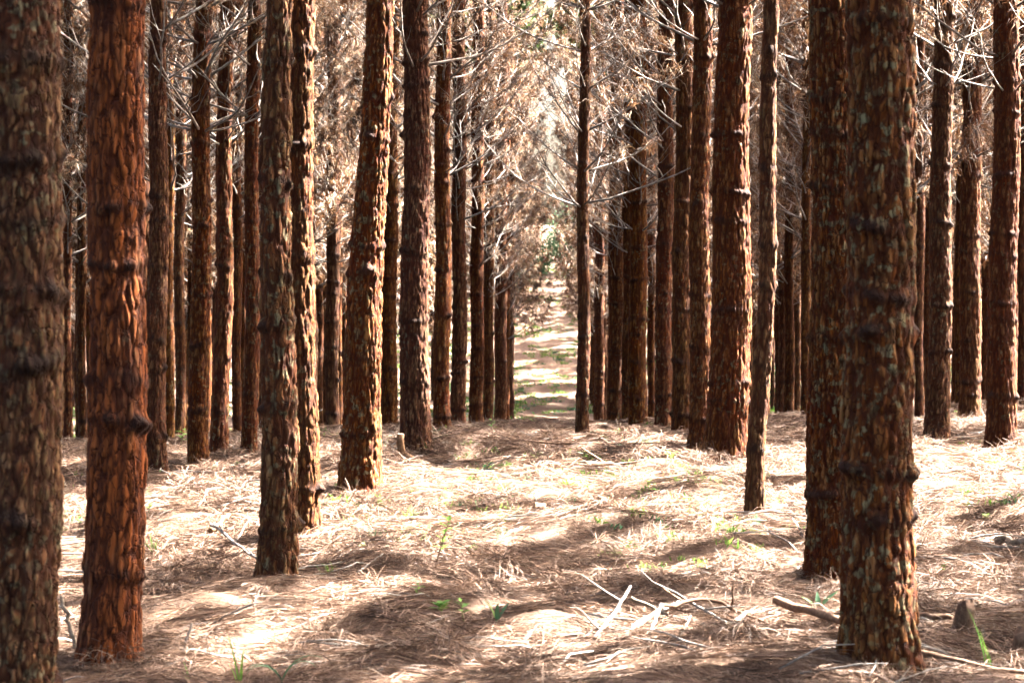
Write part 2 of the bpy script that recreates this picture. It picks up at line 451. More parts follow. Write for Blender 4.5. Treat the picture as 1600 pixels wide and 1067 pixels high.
def scatter(name, pts, rot, scl, idx, coll):
    me = bpy.data.meshes.new(name)
    n = len(pts)
    me.vertices.add(n); me.vertices.foreach_set('co', np.asarray(pts, np.float32).ravel())
    a = me.attributes.new('rot', 'FLOAT_VECTOR', 'POINT'); a.data.foreach_set('vector', np.asarray(rot, np.float32).ravel())
    a = me.attributes.new('scl', 'FLOAT', 'POINT'); a.data.foreach_set('value', np.asarray(scl, np.float32))
    a = me.attributes.new('idx', 'INT', 'POINT'); a.data.foreach_set('value', np.asarray(idx, np.int32))
    o = obj(name, me)
    ng = bpy.data.node_groups.new(name, 'GeometryNodeTree')
    ng.interface.new_socket('Geometry', in_out='INPUT', socket_type='NodeSocketGeometry')
    ng.interface.new_socket('Geometry', in_out='OUTPUT', socket_type='NodeSocketGeometry')
    gi, go = ng.nodes.new('NodeGroupInput'), ng.nodes.new('NodeGroupOutput')
    ip = ng.nodes.new('GeometryNodeInstanceOnPoints'); ci = ng.nodes.new('GeometryNodeCollectionInfo')
    ci.inputs['Collection'].default_value = coll
    ci.inputs['Separate Children'].default_value = True; ci.inputs['Reset Children'].default_value = True
    def na(nm, dt):
        q = ng.nodes.new('GeometryNodeInputNamedAttribute'); q.data_type = dt; q.inputs['Name'].default_value = nm
        return q.outputs[0]
    L = ng.links
    L.new(gi.outputs[0], ip.inputs['Points']); L.new(ci.outputs[0], ip.inputs['Instance'])
    ip.inputs['Pick Instance'].default_value = True
    L.new(na('idx', 'INT'), ip.inputs['Instance Index']); L.new(na('rot', 'FLOAT_VECTOR'), ip.inputs['Rotation']); L.new(na('scl', 'FLOAT'), ip.inputs['Scale'])
    L.new(ip.outputs[0], go.inputs[0])
    md = o.modifiers.new('scatter', 'NODES'); md.node_group = ng
    return o

rng = np.random.default_rng(5)
lp = []
for (y0, y1, sc, keep) in ((4.7, 16, 1.0, 1), (16, 27, 1.4, .9), (27, 48, 2.0, .6)):
    st = TILE * sc * .93
    half = .29 * y1 + 1.2
    x, y = np.meshgrid(np.arange(-half, half, st), np.arange(y0, y1, st))
    x = x.ravel() + rng.normal(0, .04, x.size); y = y.ravel() + rng.normal(0, .04, y.size)
    k = (np.abs(x) < .29 * y + 1.2) & (rng.uniform(0, 1, len(x)) < keep)
    x, y = x[k], y[k]
    lp.append(np.stack([x, y, rng.uniform(.9, 1.15, len(x)) * sc, rng.integers(0, NCL, len(x))], -1))
nt_ = 420
y = 5 + 18 * np.sqrt(rng.uniform(0, 1, nt_)); x = rng.uniform(-1, 1, nt_) * (.27 * y + .5)
lp.append(np.stack([x, y, rng.uniform(.6, 1.2, nt_), np.full(nt_, NCL)], -1))
for fx, fy in FEET:
    k = 9; a = rng.uniform(0, 6.283, k)
    lp.append(np.stack([fx + .21 * np.cos(a), fy + .21 * np.sin(a), rng.uniform(.35, .65, k), rng.integers(NCL + 1, NCL + 4, k)], -1))
nh = 900
y = 5 + 20 * np.sqrt(rng.uniform(0, 1, nh)); x = rng.uniform(-1, 1, nh) * (.27 * y + .5)
lp.append(np.stack([x, y, rng.uniform(.6, 1.5, nh), rng.integers(NCL + 1, NCL + 4, nh)], -1))
lp = np.vstack(lp)
lx, ly, ls = lp[:, 0], lp[:, 1], lp[:, 2]
e = .12
lz = ground(lx, ly)
dzx = (ground(lx + e, ly) - ground(lx - e, ly)) / (2 * e); dzy = (ground(lx, ly + e) - ground(lx, ly - e)) / (2 * e)
rot = np.zeros((len(lx), 3)); th = rng.uniform(0, 6.283, len(lx))
for i in range(len(lx)):
    nrm = Vector((-dzx[i], -dzy[i], 1)).normalized()
    q = nrm.to_track_quat('Z', 'Y') @ Matrix.Rotation(th[i], 3, 'Z').to_quaternion()
    rot[i] = q.to_euler()
lit = scatter('needle_litter', np.stack([lx, ly, lz], -1), rot, ls, lp[:, 3].astype(int), src)
tag(lit, 'brown carpet of fallen pine needles and twigs on the forest floor', 'needle litter', kind='stuff')

# ------------------------------------------------------------------ pines: trunk, branches, needles, crown
H_TREE = 18.5
def trunk_mesh(D0, D1, h1, bend, seed, nseg, dz, zdense, mat=None, amp=.013, whorls=True, cs=.024, stretch=6.0):
    """tapered stem with plated bark relief and branch whorl collars; bend = [(height, x shift)]"""
    mat = mat or M_bark
    rng = np.random.default_rng(seed)
    zs = list(np.arange(-.25, zdense, dz)); v = zs[-1]
    while v < H_TREE:
        v += .4; zs.append(v)
    zs = np.array(zs)
    nd = int(np.searchsorted(zs, zdense))
    slope = (D0 - D1) / max(h1, .1) * .5
    r = D0 / 2 - slope * np.clip(zs, 0, h1)
    r = np.where(zs > h1, np.interp(zs, [h1, H_TREE], [D1 / 2, .025]), r)
    r = r * (1 + .22 * np.exp(-np.clip(zs, 0, 9) / .11))
    bh, bx = [-1, 0] + [b[0] for b in bend], [0, 0] + [b[1] for b in bend]
    top = bx[-1] + (bx[-1] - bx[-2]) * .6
    cx = np.interp(zs, bh + [H_TREE], bx + [top])
    kk = max(3, int(.35 / dz)) | 1
    cxs = np.convolve(np.pad(cx, kk // 2, mode='edge'), np.ones(kk) / kk, mode='valid')
    cx = np.where(np.arange(len(zs)) < nd - kk, cxs, cx)
    cx = cx + .012 * np.sin(zs * 2.3 + seed); cy = .014 * np.sin(zs * 1.7 + seed * 2.1)
    th = np.arange(nseg) * 2 * math.pi / nseg
    TH, ZZ = np.meshgrid(th, zs); RR = r[:, None] * np.ones_like(TH)
    X0, Y0 = np.cos(TH) * RR, np.sin(TH) * RR
    wx = noise3(X0 * 14, Y0 * 14, ZZ * 8, seed) * .022 + noise3(X0 * 45, Y0 * 45, ZZ * 30, seed + 2) * .009
    wy = noise3(X0 * 14 + 7, Y0 * 14, ZZ * 8, seed + 5) * .022 + noise3(X0 * 45, Y0 * 45 + 9, ZZ * 30, seed + 6) * .009
    wz = noise3(X0 * 20, Y0 * 20, ZZ * 9, seed + 7) * .7
    f1, f2, cid = worley((X0 + wx) / cs, (Y0 + wy) / cs, ZZ / (cs * stretch) + wz, seed * 11 + 3)
    g1, g2, cib = worley((X0 + wy) / (cs * 2.1), (Y0 + wx) / (cs * 2.1), ZZ / (cs * 5.5) - wz * .6, seed * 13 + 8)
    fine = noise3(X0 * 80, Y0 * 80, ZZ * 34, seed + 9)
    lump = noise3(X0 * 9, Y0 * 9, ZZ * 3.5, seed + 4)
    e = np.clip((f2 - f1 - .02) / .26, 0, 1); plate = e * e * (3 - 2 * e)
    eb = np.clip((g2 - g1 - .02) / .20, 0, 1); big = eb * eb * (3 - 2 * eb)
    disp = amp * (.6 * plate * (.35 + .8 * cid) + 1.0 * big * (.4 + .7 * cib) + .5 * fine - .9) + .012 * lump
    plate = plate * (.45 + .55 * big)
    wh = np.zeros_like(disp)
    if whorls:
        zk = rng.uniform(.25, .6)
        while zk < H_TREE:
            phs = rng.uniform(0, 6.283, rng.integers(3, 6))
            w = rng.uniform(.55, 1.1)
            tilt = .02 * np.sin(TH + rng.uniform(0, 6.28))
            g = np.exp(-((ZZ - zk - tilt) / .026) ** 2)
            kn = sum(np.exp(-(((TH - p + math.pi) % (2 * math.pi) - math.pi) / .27) ** 2) for p in phs)
            disp = disp + w * g * (.005 + .022 * kn) * min(1, D0 / .22) - .004 * np.exp(-((ZZ - zk + .055) / .02) ** 2)
            wh = np.maximum(wh, np.clip(np.exp(-((ZZ - zk - tilt - .03 * lump) / (.022 + .014 * rng.random())) ** 2) * (.15 + .35 * w + .75 * kn + 1.3 * fine), 0, 1))
            zk += rng.choice([rng.uniform(.14, .3), rng.uniform(.4, .62), rng.uniform(.5, .85)], p=[.25, .45, .3])
    RR = RR + disp * min(1.0, D0 / .2)
    V = np.stack([np.cos(TH) * RR + cx[:, None], np.sin(TH) * RR + cy[:, None], ZZ], -1).reshape(-1, 3)
    m = len(zs)
    i = np.arange(m - 1)[:, None] * nseg; j = np.arange(nseg)[None, :]; j2 = (j + 1) % nseg
    Q = np.stack([i + j, i + j2, i + nseg + j2, i + nseg + j], -1).reshape(-1, 4)
    A = np.stack([np.clip(cid * cid * plate + .35 * fine, 0, 1), 1 - plate, wh], -1).reshape(-1, 3)
    return mesh_np('trunk', V, Q, mat, True, ('bark', A)), (zs, cx, cy, r)

def branch_data(seed, L, el0, el1, ntw, ntuft, nstr, thick=.012, width=.0055, nlen=(.13, .22), droop=(.6, 1.2), t0=.25):
    rng = np.random.default_rng(seed)
    n = 10; t = np.linspace(0, 1, n)
    el = el0 + (el1 - el0) * t ** 1.3 + rng.normal(0, .05, n)
    az = np.cumsum(rng.normal(0, .09, n))
    st = L / (n - 1)
    d = np.stack([np.cos(el) * np.cos(az), np.cos(el) * np.sin(az), np.sin(el)], -1)
    P = np.vstack([[0, 0, 0], np.cumsum(d[:-1] * st, 0)])
    wood = [tube_np(P, thick * (1 - .78 * t), 5)]
    B, Dn, TT = [], [], []
    for k in range(ntw):
        tt = rng.uniform(t0, .97); i = int(tt * (n - 1)); f = tt * (n - 1) - i
        p = P[i] * (1 - f) + P[min(i + 1, n - 1)] * f
        side = 1 if k % 2 else -1
        a = az[i] + side * rng.uniform(.45, 1.1); e2 = el[i] * .7 + rng.uniform(-.25, .35)
        l = rng.uniform(.22, .6) * (1.15 - .5 * tt) * min(1.0, L / 1.6)
        q = np.array([p + np.array([math.cos(a) * math.cos(e2), math.sin(a) * math.cos(e2), math.sin(e2 + .25 * s)]) * l * s for s in (0, .33, .67, 1)])
        q[1:] += rng.normal(0, .012, (3, 3))
        wood.append(tube_np(q, np.array([.45, .36, .26, .15]) * thick * 1.0, 3, cap=False))
        for s in np.linspace(.35, 1, ntuft):
            b = q[0] + (q[3] - q[0]) * s
            B.append(np.repeat(b[None], nstr, 0) + rng.normal(0, .022, (nstr, 3)))
            Dn.append((q[3] - q[0])[None] / l * .8 + rng.normal(0, .42, (nstr, 3)))
            TT.append(np.clip(rng.beta(1.1, 1.4) + rng.normal(0, .12, nstr), 0, 1))
    if B and nstr:
        B = np.vstack(B); Dn = np.vstack(Dn); k = len(B)
        ndl = strips(B, Dn, rng.uniform(*nlen, k), rng.uniform(.7, 1.3, k) * width, rng.uniform(*droop, k), rng)
        tint = np.repeat(np.concatenate(TT), 6)
    else:
        ndl, tint = None, None
    return join(wood), ndl, tint

# bare lower limbs, seen one by one
LIMB = []
for k in range(12):
    w, nd, ti = branch_data(300 + k, random.uniform(1.2, 2.4), R(random.uniform(12, 42)), R(random.uniform(50, 82)), 8, 3, 7 if k % 3 else 3, thick=.0135, t0=.2)
    wm = mesh_np('branch', w[0], w[1], M_dead, True)
    nm = mesh_np('needle_tufts', nd[0], nd[1], M_needle, attr=('tint', np.stack([ti] * 3, -1)))
    LIMB.append((wm, nm))

def whorl_set(seed, h, spacing, nper, Lf, ntw, ntuft, nstr, mat_n, width, el, droop, nlen=(.13, .22)):
    """all whorls of one zone of the crown, joined: wood mesh and needle mesh"""
    rng = np.random.default_rng(seed)
    lib = [branch_data(seed * 50 + q, 1.7, R(rng.uniform(*el[0])), R(rng.uniform(*el[1])), ntw, ntuft, nstr, .015, width, nlen, droop) for q in range(9)]
    W, Nd, T = [], [], []
    z = 0.0
    while z < h:
        for q in range(rng.integers(nper[0], nper[1] + 1)):
            w, nd, ti = lib[rng.integers(0, len(lib))]
            a = rng.uniform(0, 6.283); s = Lf(z) / 1.7 * rng.uniform(.75, 1.15)
            c, sn = math.cos(a), math.sin(a)
            Rm = np.array([[c, -sn, 0], [sn, c, 0], [0, 0, 1]]) * s
            o = np.array([c * .06, sn * .06, z + rng.normal(0, .04)])
            W.append((w[0] @ Rm.T + o, w[1])); Nd.append((nd[0] @ Rm.T + o, nd[1]))
            T.append(np.clip(ti + rng.normal(0, .12), 0, 1))
        z += rng.uniform(.75, 1.25) * spacing
    w = join(W); nd = join(Nd); t = np.concatenate(T)
    return mesh_np('branches', w[0], w[1], M_dead), mesh_np('needles', nd[0], nd[1], mat_n, attr=('tint', np.stack([t] * 3, -1)))

DEADSET = [whorl_set(20 + k, 8.6, .60, (4, 5), lambda z: 1.75 - .02 * z, 8, 3, 13, M_needle, .010, ((18, 42), (50, 80)), (.8, 1.5), (.14, .25)) for k in range(4)]
FARSET = [whorl_set(30 + k, 8.6, .84, (3, 4), lambda z: 1.75 - .02 * z, 7, 3, 7, M_needle, .017, ((18, 42), (50, 80)), (.8, 1.5), (.17, .30)) for k in range(3)]
THINSET = [whorl_set(35 + k, 8.6, 1.1, (3, 4), lambda z: 1.5 - .02 * z, 3, 1, 2, M_needle, .010, ((10, 30), (40, 70)), (.6, 1.3)) for k in range(2)]
LIVESET = [whorl_set(40 + k, 5.6, .5, (4, 5), lambda z: max(.5, 2.05 - .28 * z), 10, 3, 12, M_live, .055, ((15, 35), (40, 60)), (.0, .4)) for k in range(3)]
LIVETHIN = [whorl_set(50 + k, 4.2, .7, (3, 4), lambda z: max(.3, 1.3 - .25 * z), 5, 2, 6, M_live, .022, ((15, 35), (40, 60)), (.0, .4)) for k in range(2)]

TREES = []
GAPS = ((6.5, .25), (8.4, .3), (11.4, .7), (14.2, 1.4), (19.6, 1.2))  # open bands along the sun's azimuth, placed to light chosen trunks and floor
def in_gap(x, y):
    c = (y * sv.x - x * sv.y) / math.hypot(sv.x, sv.y)
    return any(abs(c - q) < w for q, w in GAPS)
def pine(x, y, trunk, label, group, start, seed, limbs_to=None, tinfo=None, rz=None, sc=1.0, crown=True, sets=None, thin=False):
    rng = random.Random(seed)
    z = gz(x, y)
    root = empty('pine_tree', (x, y, z), 0)
    tag(root, label, 'pine tree', group)
    TREES.append((x, y))
    tk = obj('trunk', trunk, root, rot=(0, 0, rz or 0), sc=(sc, sc, 1))
    z0 = start
    if limbs_to and tinfo is not None and limbs_to > start:
        zs, cx, cy, r = tinfo
        zk = start
        while zk < limbs_to:
            a0 = rng.uniform(0, 6.28); nb = rng.randint(4, 6)
            for q in range(nb):
                a = a0 + q * 6.283 / nb + rng.uniform(-.35, .35)
                wm, nm = LIMB[rng.randrange(len(LIMB))]
                rr = float(np.interp(zk, zs, r)) * .8
                s = rng.uniform(.65, 1.1)
                b = obj('branch', wm, root, (float(np.interp(zk, zs, cx)) + rr * math.cos(a), float(np.interp(zk, zs, cy)) + rr * math.sin(a), zk + rng.uniform(-.03, .03)), (rng.uniform(-.15, .15), rng.uniform(-.2, .15), a), s)
                if zk > start + .25 and rng.random() < .85:
                    tag(obj('needle_tufts', nm, b), kind='stuff')
            zk += rng.uniform(.30, .5)
        z0 = zk
    sets = sets or DEADSET
    k = rng.randrange(len(sets)); a = rng.uniform(0, 6.28)
    tag(obj('dead_branches', sets[k][0], root, (0, 0, z0), (0, 0, a)), kind='stuff')
    tag(obj('dead_needles', sets[k][1], root, (0, 0, z0), (0, 0, a)), kind='stuff')
    if crown:
        live = LIVETHIN if thin else LIVESET
        k = rng.randrange(len(live)); a = rng.uniform(0, 6.28)
        c = obj('crown', live[k][1], root, (0, 0, 13.6 if thin else 12.6), (0, 0, a))
        tag(c, kind='stuff'); tag(obj('limbs', live[k][0], c), kind='stuff')
    return root

# x, y, base diameter, diameter at top of view, shift at eye level, shift at top of view, height of that, branches from, label
HERO = [
('t1',-1.71,6.50,.268,.264,.008,.027,2.48,3.6,'blurred dark pine trunk cut off by the left edge, nearest of all'),
('t2',-1.78,8.22,0.244,0.223,0.033,0.058,2.71,3.6,'orange-red flaking pine trunk second from the left edge'),
('t3',-1.43,10.62,0.202,0.139,0.013,0.021,3.05,3.6,'mossy brown pine trunk with a grey twig leaning on its foot, left of the corridor'),
('t4',-1.51,12.30,0.215,0.177,-0.003,-0.005,3.23,3.6,'pine trunk sunlit white on its right, half hidden behind the mossy one'),
('t5',-1.38,14.62,0.292,0.183,0.068,0.168,3.51,3.9,'thick pine leaning right with a bright sunlit right edge, left of the corridor'),
('t6',-1.19,17.94,0.263,0.213,0.008,0.017,3.94,3.35,'dark red straight pine just behind the small cut stump'),
('t7',-1.38,26.00,.219,.179,.011,.022,5.48,3.3,'slim pine directly right of the dark red one behind the stump'),
('t8',-1.39,31.00,.232,.194,.012,.015,6.53,3.2,'third pine of the left corridor row counting from the stump'),
('t9',-1.39,38.50,.265,.217,.014,.041,7.97,3.0,'fourth pine of the left corridor row counting from the stump'),
('t10',-1.40,46.00,.244,.216,.016,.047,9.59,3.0,'fifth pine of the left corridor row counting from the stump'),
('t11',-1.27,52.00,.325,.276,.017,.051,10.79,3.0,'dark pine last but one at the left mouth of the corridor'),
('t12',-1.32,68.00,.213,.191,0,.021,13.84,3.0,'thinnest farthest pine at the left mouth of the corridor'),
('t13',-2.37,30.00,.234,.206,.014,.050,6.32,3.2,'shaded pine between the leaning sunlit trunk and the dark red one'),
('t14',-3.85,36.00,.247,.225,.020,.067,7.61,3.0,'distant pine just left of the leaning sunlit trunk'),
('t15',-5.34,47.00,.220,.191,.012,.061,10.02,3.0,'thin distant pine right beside the half hidden sunlit trunk'),
('t16',-3.32,17.14,0.182,0.139,0.020,0.054,3.99,3.3,'slim pine next right of the orange-red flaking trunk'),
('t17',-3.10,17.96,0.185,0.152,0.025,0.059,4.09,2.95,'slim straight pine with pale branch whorl, left of a close similar pair'),
('t18',-3.04,18.74,0.170,0.129,0.043,0.078,4.19,2.9,'slim pine leaning slightly right, behind its straight neighbour on the left'),
('t19',-2.68,18.22,0.142,0.114,0.018,0.045,4.06,3.0,'narrow pine close to the left of the mossy trunk with the twig'),
('t20',-4.91,27.00,.143,.127,.012,.048,5.81,3.0,'thin reddish pine in the gap between two slim left pines'),
('t21',-4.49,24.00,.112,.098,.011,.036,5.23,3.0,'very thin dark pine stem touching the slim one beside the orange trunk'),
('t22',-6.88,29.00,.136,.127,.008,.054,6.41,2.8,'thin far pine in the gap between the two leftmost trunks'),
('t23',-7.13,31.00,.136,.126,.008,.046,6.78,2.8,'thin far pine peeping from behind the orange-red trunk'),
('t24',-4.30,28.00,.131,.123,.010,.035,6.02,3.0,'thin far pine left of the narrow pine by the mossy trunk'),
('t26',1.30,8.08,0.293,0.247,-0.004,-0.017,2.63,3.6,'broad dark pine trunk in the right foreground behind the long stick'),
('t27',1.51,10.88,0.272,0.231,-0.015,-0.022,3.06,3.6,'lichen-flecked pine half hidden behind the broad foreground trunk'),
('t28',1.36,13.48,0.126,0.101,0.053,0.091,3.40,3.8,'thin crooked pine stem leaning right, right of the corridor'),
('t29',1.46,17.00,0.351,0.266,0.037,0.051,3.82,3.75,'thickest ridged pine trunk right of the corridor'),
('t30',1.33,18.36,0.189,0.161,0.007,0.017,4.08,3.7,'pine pressed against the left side of the thick ridged trunk'),
('t31',1.44,22.50,.239,.190,.016,.029,4.82,3.4,'reddish pine second left of the thick ridged trunk'),
('t32',1.40,25.50,.215,.191,.019,.034,5.36,3.1,'pine third left of the thick ridged trunk'),
('t33',1.32,31.00,.281,.232,.005,.016,6.48,3.0,'pine fourth left of the thick ridged trunk, beyond a small gap'),
('t33b',1.32,35.00,.197,.175,.006,.019,7.30,3.0,'narrow pine overlapped on its right by the one beyond the gap'),
('t34',1.31,41.00,.346,.282,.007,.011,8.51,3.0,'reddish pine between the narrow overlapped one and the far thin one'),
('t36',1.38,58.00,.290,.254,.011,.019,12.01,3.0,'far dark pine close to the right of the lone thin stem'),
('t37',.36,22.50,.145,.115,-.002,.015,4.82,2.6,'lone thin pine with a white sunlit edge standing inside the corridor'),
('t38',3.74,19.84,0.236,0.180,0.020,0.033,4.26,3.4,'straight pine nearest right of the broad foreground trunk'),
('t39',5.00,24.50,.260,.207,0,0,5.05,3.2,'shaded pine between the two clear trunks at the right edge'),
('t39b',5.98,30.00,.150,.141,-.008,-.027,6.00,3.0,'thin pine touching the left of the shaded right pine'),
('t40',4.18,19.10,0.281,0.227,0.029,0.039,4.17,3.3,'stout pine nearest the right edge with a bright sunlit side'),
('t41',4.85,27.00,.127,.110,-.006,-.021,5.57,3.0,'thin pine just beside the right side of the broad foreground trunk'),
('t42',3.74,30.00,.141,.122,-.002,-.002,6.18,3.0,'thin pine at the left edge of the lichen-flecked trunk'),
('t43',7.53,66.00,.206,.186,-.003,-.02,13.17,3.0,'leftmost of three tiny far pines beside the crooked stem'),
('t44',8.53,72.00,.202,.202,-.004,-.024,14.03,3.0,'middle of three tiny far pines beside the crooked stem'),
('t45',9.70,80.00,.200,.200,-.005,-.029,14.77,3.0,'rightmost of three tiny far pines beside the crooked stem'),
('t46',6.66,29.00,.145,.127,-.010,-.023,5.73,3.0,'thin pine cut by the right edge of the view'),
('t47',2.56,52.00,.195,.179,-.010,-.009,10.72,3.0,'tiny far pine in the gap right of the corridor'),
('t49',6.08,33.00,.134,.124,-.008,-.026,6.62,3.0,'thin far pine left of the straight right trunk'),
]
for i, (nm, x, y, d0, d1, sm, stp, ht, start, lab) in enumerate(HERO):
    hm = 1.6 - gz(x, y)
    if nm == 't28':
        bend = [(.45, 0.0), (hm, sm), (ht, stp)]
    else:
        bend = [(hm, sm), (ht, stp)]
    px = y / 2050.0                                    # size of one picture element there
    nseg = int(min(150, max(26, math.pi * d0 / (px * .95))))
    dz = max(.0085, px * 1.7)
    me, info = trunk_mesh(d0, d1, ht, bend, 11 + i * 7, nseg, dz, min(ht + .7, 11), M_bark_flaked if nm == 't2' else M_bark_coarse if nm in ('t26', 't27', 't3', 't1', 't5') else M_bark_fine if i % 3 == 0 else M_bark,
                          amp=.013 if nm in ('t26', 't27', 't29', 't5', 't3', 't6') else .011, cs=max(.021 + .014 * ((i * 7) % 5) / 4, px * 2.8), stretch=(5.0, 8.5, 6.5, 7.5)[i % 4])
    pine(x, y, me, lab, None, start, 900 + i, ht + .5 if y > 15 and y < 48 else None, info, sets=THINSET if y < 25 else None, thin=y > 24 or in_gap(x, y))

# the rows go on behind and beside them
GEN = []
for k in range(5):
    me, info = trunk_mesh(.235, .19, 7.0, [(1.6, random.uniform(-.04, .04)), (6.0, random.uniform(-.15, .15))], 500 + k, 26, .06, 9.0, amp=.016, cs=.05)
    GEN.append((me, info))

def px_of(x, y):
    return 860 + 3200 * x / max(y, .1)

SHORT = {'t1': 'the blurred leftmost trunk', 't2': 'the orange-red trunk', 't3': 'the mossy trunk', 't5': 'the leaning sunlit trunk', 't6': 'the dark red trunk',
         't16': 'the first slim left trunk', 't17': 'the slim straight left trunk', 't19': 'the narrow left trunk', 't8': 'the third corridor trunk', 't26': 'the broad foreground trunk',
         't27': 'the lichen-flecked trunk', 't28': 'the crooked stem', 't29': 'the thick ridged trunk', 't31': 'the reddish corridor trunk', 't33': 'the trunk beyond the gap',
         't37': 'the lone thin stem', 't38': 'the straight right trunk', 't39': 'the shaded right trunk', 't40': 'the stout right trunk'}
USED = {}
rg = random.Random(77)
AROUND = []
rows = [s * (1.42 + 2.85 * k) for k in range(0, 13) for s in (-1, 1)] + [s * (5.7 + 2.85 * k) for k in range(0, 5) for s in (-1, 1)]   # and self-sown stems between the rows
for rx in rows:
    y = -11.0 + rg.uniform(0, 1.5)
    while y < 82:
        x = rx + rg.uniform(-.35, .35); yy = y + rg.uniform(-.4, .4)
        y += 2.9 if yy < 60 else 3.2
        if any(abs(x - a) < .9 and abs(yy - b) < 1.5 for a, b in TREES):
            continue
        p = px_of(x, yy)
        extra = abs((abs(rx) - 1.42) / 2.85 % 1 - .5) < .1
        if extra and (yy < 26 or yy > 58 or not -60 < p < 1660):
            continue
        inview = yy > 1 and -110 < p < 1710
        if yy < 24 and inview:
            continue
        if abs(x) < 1.0:
            continue
        if not inview:
            if yy > 40 or abs(x) > 21 or x < -19 or (yy < -1 and x < -9):
                if not (yy > 24 and abs(p - 800) < 1100):
                    continue
        if abs(rx) < 2 and 22 < yy < 60:
            continue                                    # that row is placed tree by tree above
        if not inview and x > 0 and in_gap(x, yy):
            continue                                    # unseen trees left out along these lines to let the sun in
        if yy > 60 and x < 0 and rg.random() < .35:
            continue
        if not inview:
            AROUND.append((x, yy))
            continue
        side = 'left' if x < 0 else 'right'
        if yy < 64:
            # told apart by the nearer trunk it stands beside in the view
            h = min((q for q in HERO if q[0] in SHORT and q[2] < yy), key=lambda q: abs(px_of(q[1], q[2]) - p))
            hp = px_of(h[1], h[2]) - p
            rel = 'behind' if abs(hp) < 14 else 'just left of' if 0 < hp < 60 else 'just right of' if -60 < hp < 0 else 'well left of' if hp > 0 else 'well right of'
            base = ('slender shaded pine ' if yy < 36 else 'slim pine farther back ' if yy < 48 else 'thin pine in the hollow ') + rel + ' ' + SHORT[h[0]]
            n_ = USED.get(base, 0); USED[base] = n_ + 1
            lab = base if n_ == 0 else base + (', farther one', ', third one', ', farthest one')[min(n_, 3) - 1]
            grp = 'pines of the %s rows behind the near trunks' % side
        else:
            lab, grp = 'tiny pine on the far rising slope, %s of the corridor' % side, 'pines on the far slope to the %s' % side
        me, info = GEN[rg.randrange(5)]
        pine(x, yy, me, lab, grp, rg.uniform(2.5, 3.3), rg.randrange(10 ** 6), None, None, rg.uniform(0, 6.28), rg.uniform(.62, 1.12), True, FARSET if yy > 45 else DEADSET, rg.random() < (.88 if yy < 64 else .15))

# the wood on the far slope, and the stand going on round the camera out of view, read as one mass each
def wood_kinds(name, kinds):
    w = bpy.data.collections.new(name)
    for kk, parts in enumerate(kinds):
        c = bpy.data.collections.new('%s_kind_%d' % (name, kk)); w.children.link(c)
        for nm, me, zz in parts:
            o = bpy.data.objects.new(nm, me); o.location = (0, 0, zz); c.objects.link(o)
    return w
def wood_scatter(name, P, kinds, label, seed):
    rng = np.random.default_rng(seed)
    P = np.array([(x, y, 0) for x, y in P], float); P[:, 2] = ground(P[:, 0], P[:, 1])
    r = np.zeros((len(P), 3)); r[:, 2] = rng.uniform(0, 6.28, len(P))
    o = scatter(name, P, r, rng.uniform(.9, 1.1, len(P)), rng.integers(0, len(kinds), len(P)), wood_kinds(name + '_trees', kinds))
    tag(o, label, 'wood', kind='stuff')
rng = np.random.default_rng(9)
wp = []
for yy in np.arange(84.5, 160, 3.9):
    for xx in np.arange(-60, 62, 3.9):
        x = xx + rng.uniform(-1.2, 1.2); y = yy + rng.uniform(-1.2, 1.2)
        if abs(x) < 1.7 and y < 150 or abs(x) > .29 * y + 4:
            continue
        wp.append((x, y))
wood_scatter('far_wood', wp, [[('trunk', GEN[k][0], 0), ('dead_branches', FARSET[k][0], 3), ('dead_needles', (FARSET if k == 1 else THINSET)[k % 2][1], 3), ('crown', LIVESET[k][1], 12.8)] for k in range(3)],
             'mass of far pines closing the view on the slope', 1)
for k in range(90):                                     # rows running on behind and beside the camera
    a = rng.uniform(0, 6.283); r = rng.uniform(20, 42)
    x, y = r * math.cos(a), r * math.sin(a)
    if y > 6 and abs(x) < .3 * y + 4 or (x > 0 and y > -2 and x < 24):
        continue
    AROUND.append((x, y))
wood_scatter('surrounding_wood', AROUND, [[('trunk', GEN[k][0], 0), ('dead_branches', THINSET[k % 2][0], 3.4), ('dead_needles', THINSET[k % 2][1], 3.4), ('crown', LIVESET[k][1], 12.6)] for k in range(3)],
             'pine stand continuing to both sides and behind, outside the frame', 2)
# ------------------------------------------------------------------ low green on the far slope and between the trees
gsrc = bpy.data.collections.new('ground_cover_pieces')
for k in range(4):
    rng = np.random.default_rng(60 + k); n = 16
    P = np.stack([rng.normal(0, .10, n), rng.normal(0, .10, n), np.zeros(n)], -1)
    D = np.stack([rng.normal(0, .5, n), rng.normal(0, .5, n), rng.uniform(.5, 1.2, n)], -1)
    V, Q = strips(P, D, rng.uniform(.08, .22, n), rng.uniform(.012, .03, n), rng.uniform(0, .7, n), rng, .2)
    t = np.repeat(rng.uniform(0, 1, n), 6)
    gsrc.objects.link(bpy.data.objects.new('ground_cover_piece', mesh_np('ground_cover_piece', V, Q, M_grass if k < 3 else M_bluegreen, attr=('tint', np.stack([t] * 3, -1)))))
rng = np.random.default_rng(12)
n = 34000
y = rng.uniform(8.5, 130, n); x = rng.uniform(-1, 1, n) * (.29 * y + 2)
pat = vnoise(x * .45, y * .22, 31) + .5 * vnoise(x * 1.3, y * .8, 32)
thr = np.interp(y, [8, 14, 22, 45, 62, 75, 130], [.20, .13, .13, .15, .05, .0, -.05])
k = pat > thr
x, y = x[k], y[k]
cp = np.stack([x, y, ground(x, y)], -1)
cr = np.zeros((len(x), 3)); cr[:, 2] = rng.uniform(0, 6.28, len(x))
cv = scatter('ground_cover', cp, cr, rng.uniform(.35, .8, len(x)) * np.interp(y, [8, 14, 30, 80], [.45, .6, .9, 1.5]), rng.integers(0, 4, len(x)), gsrc)
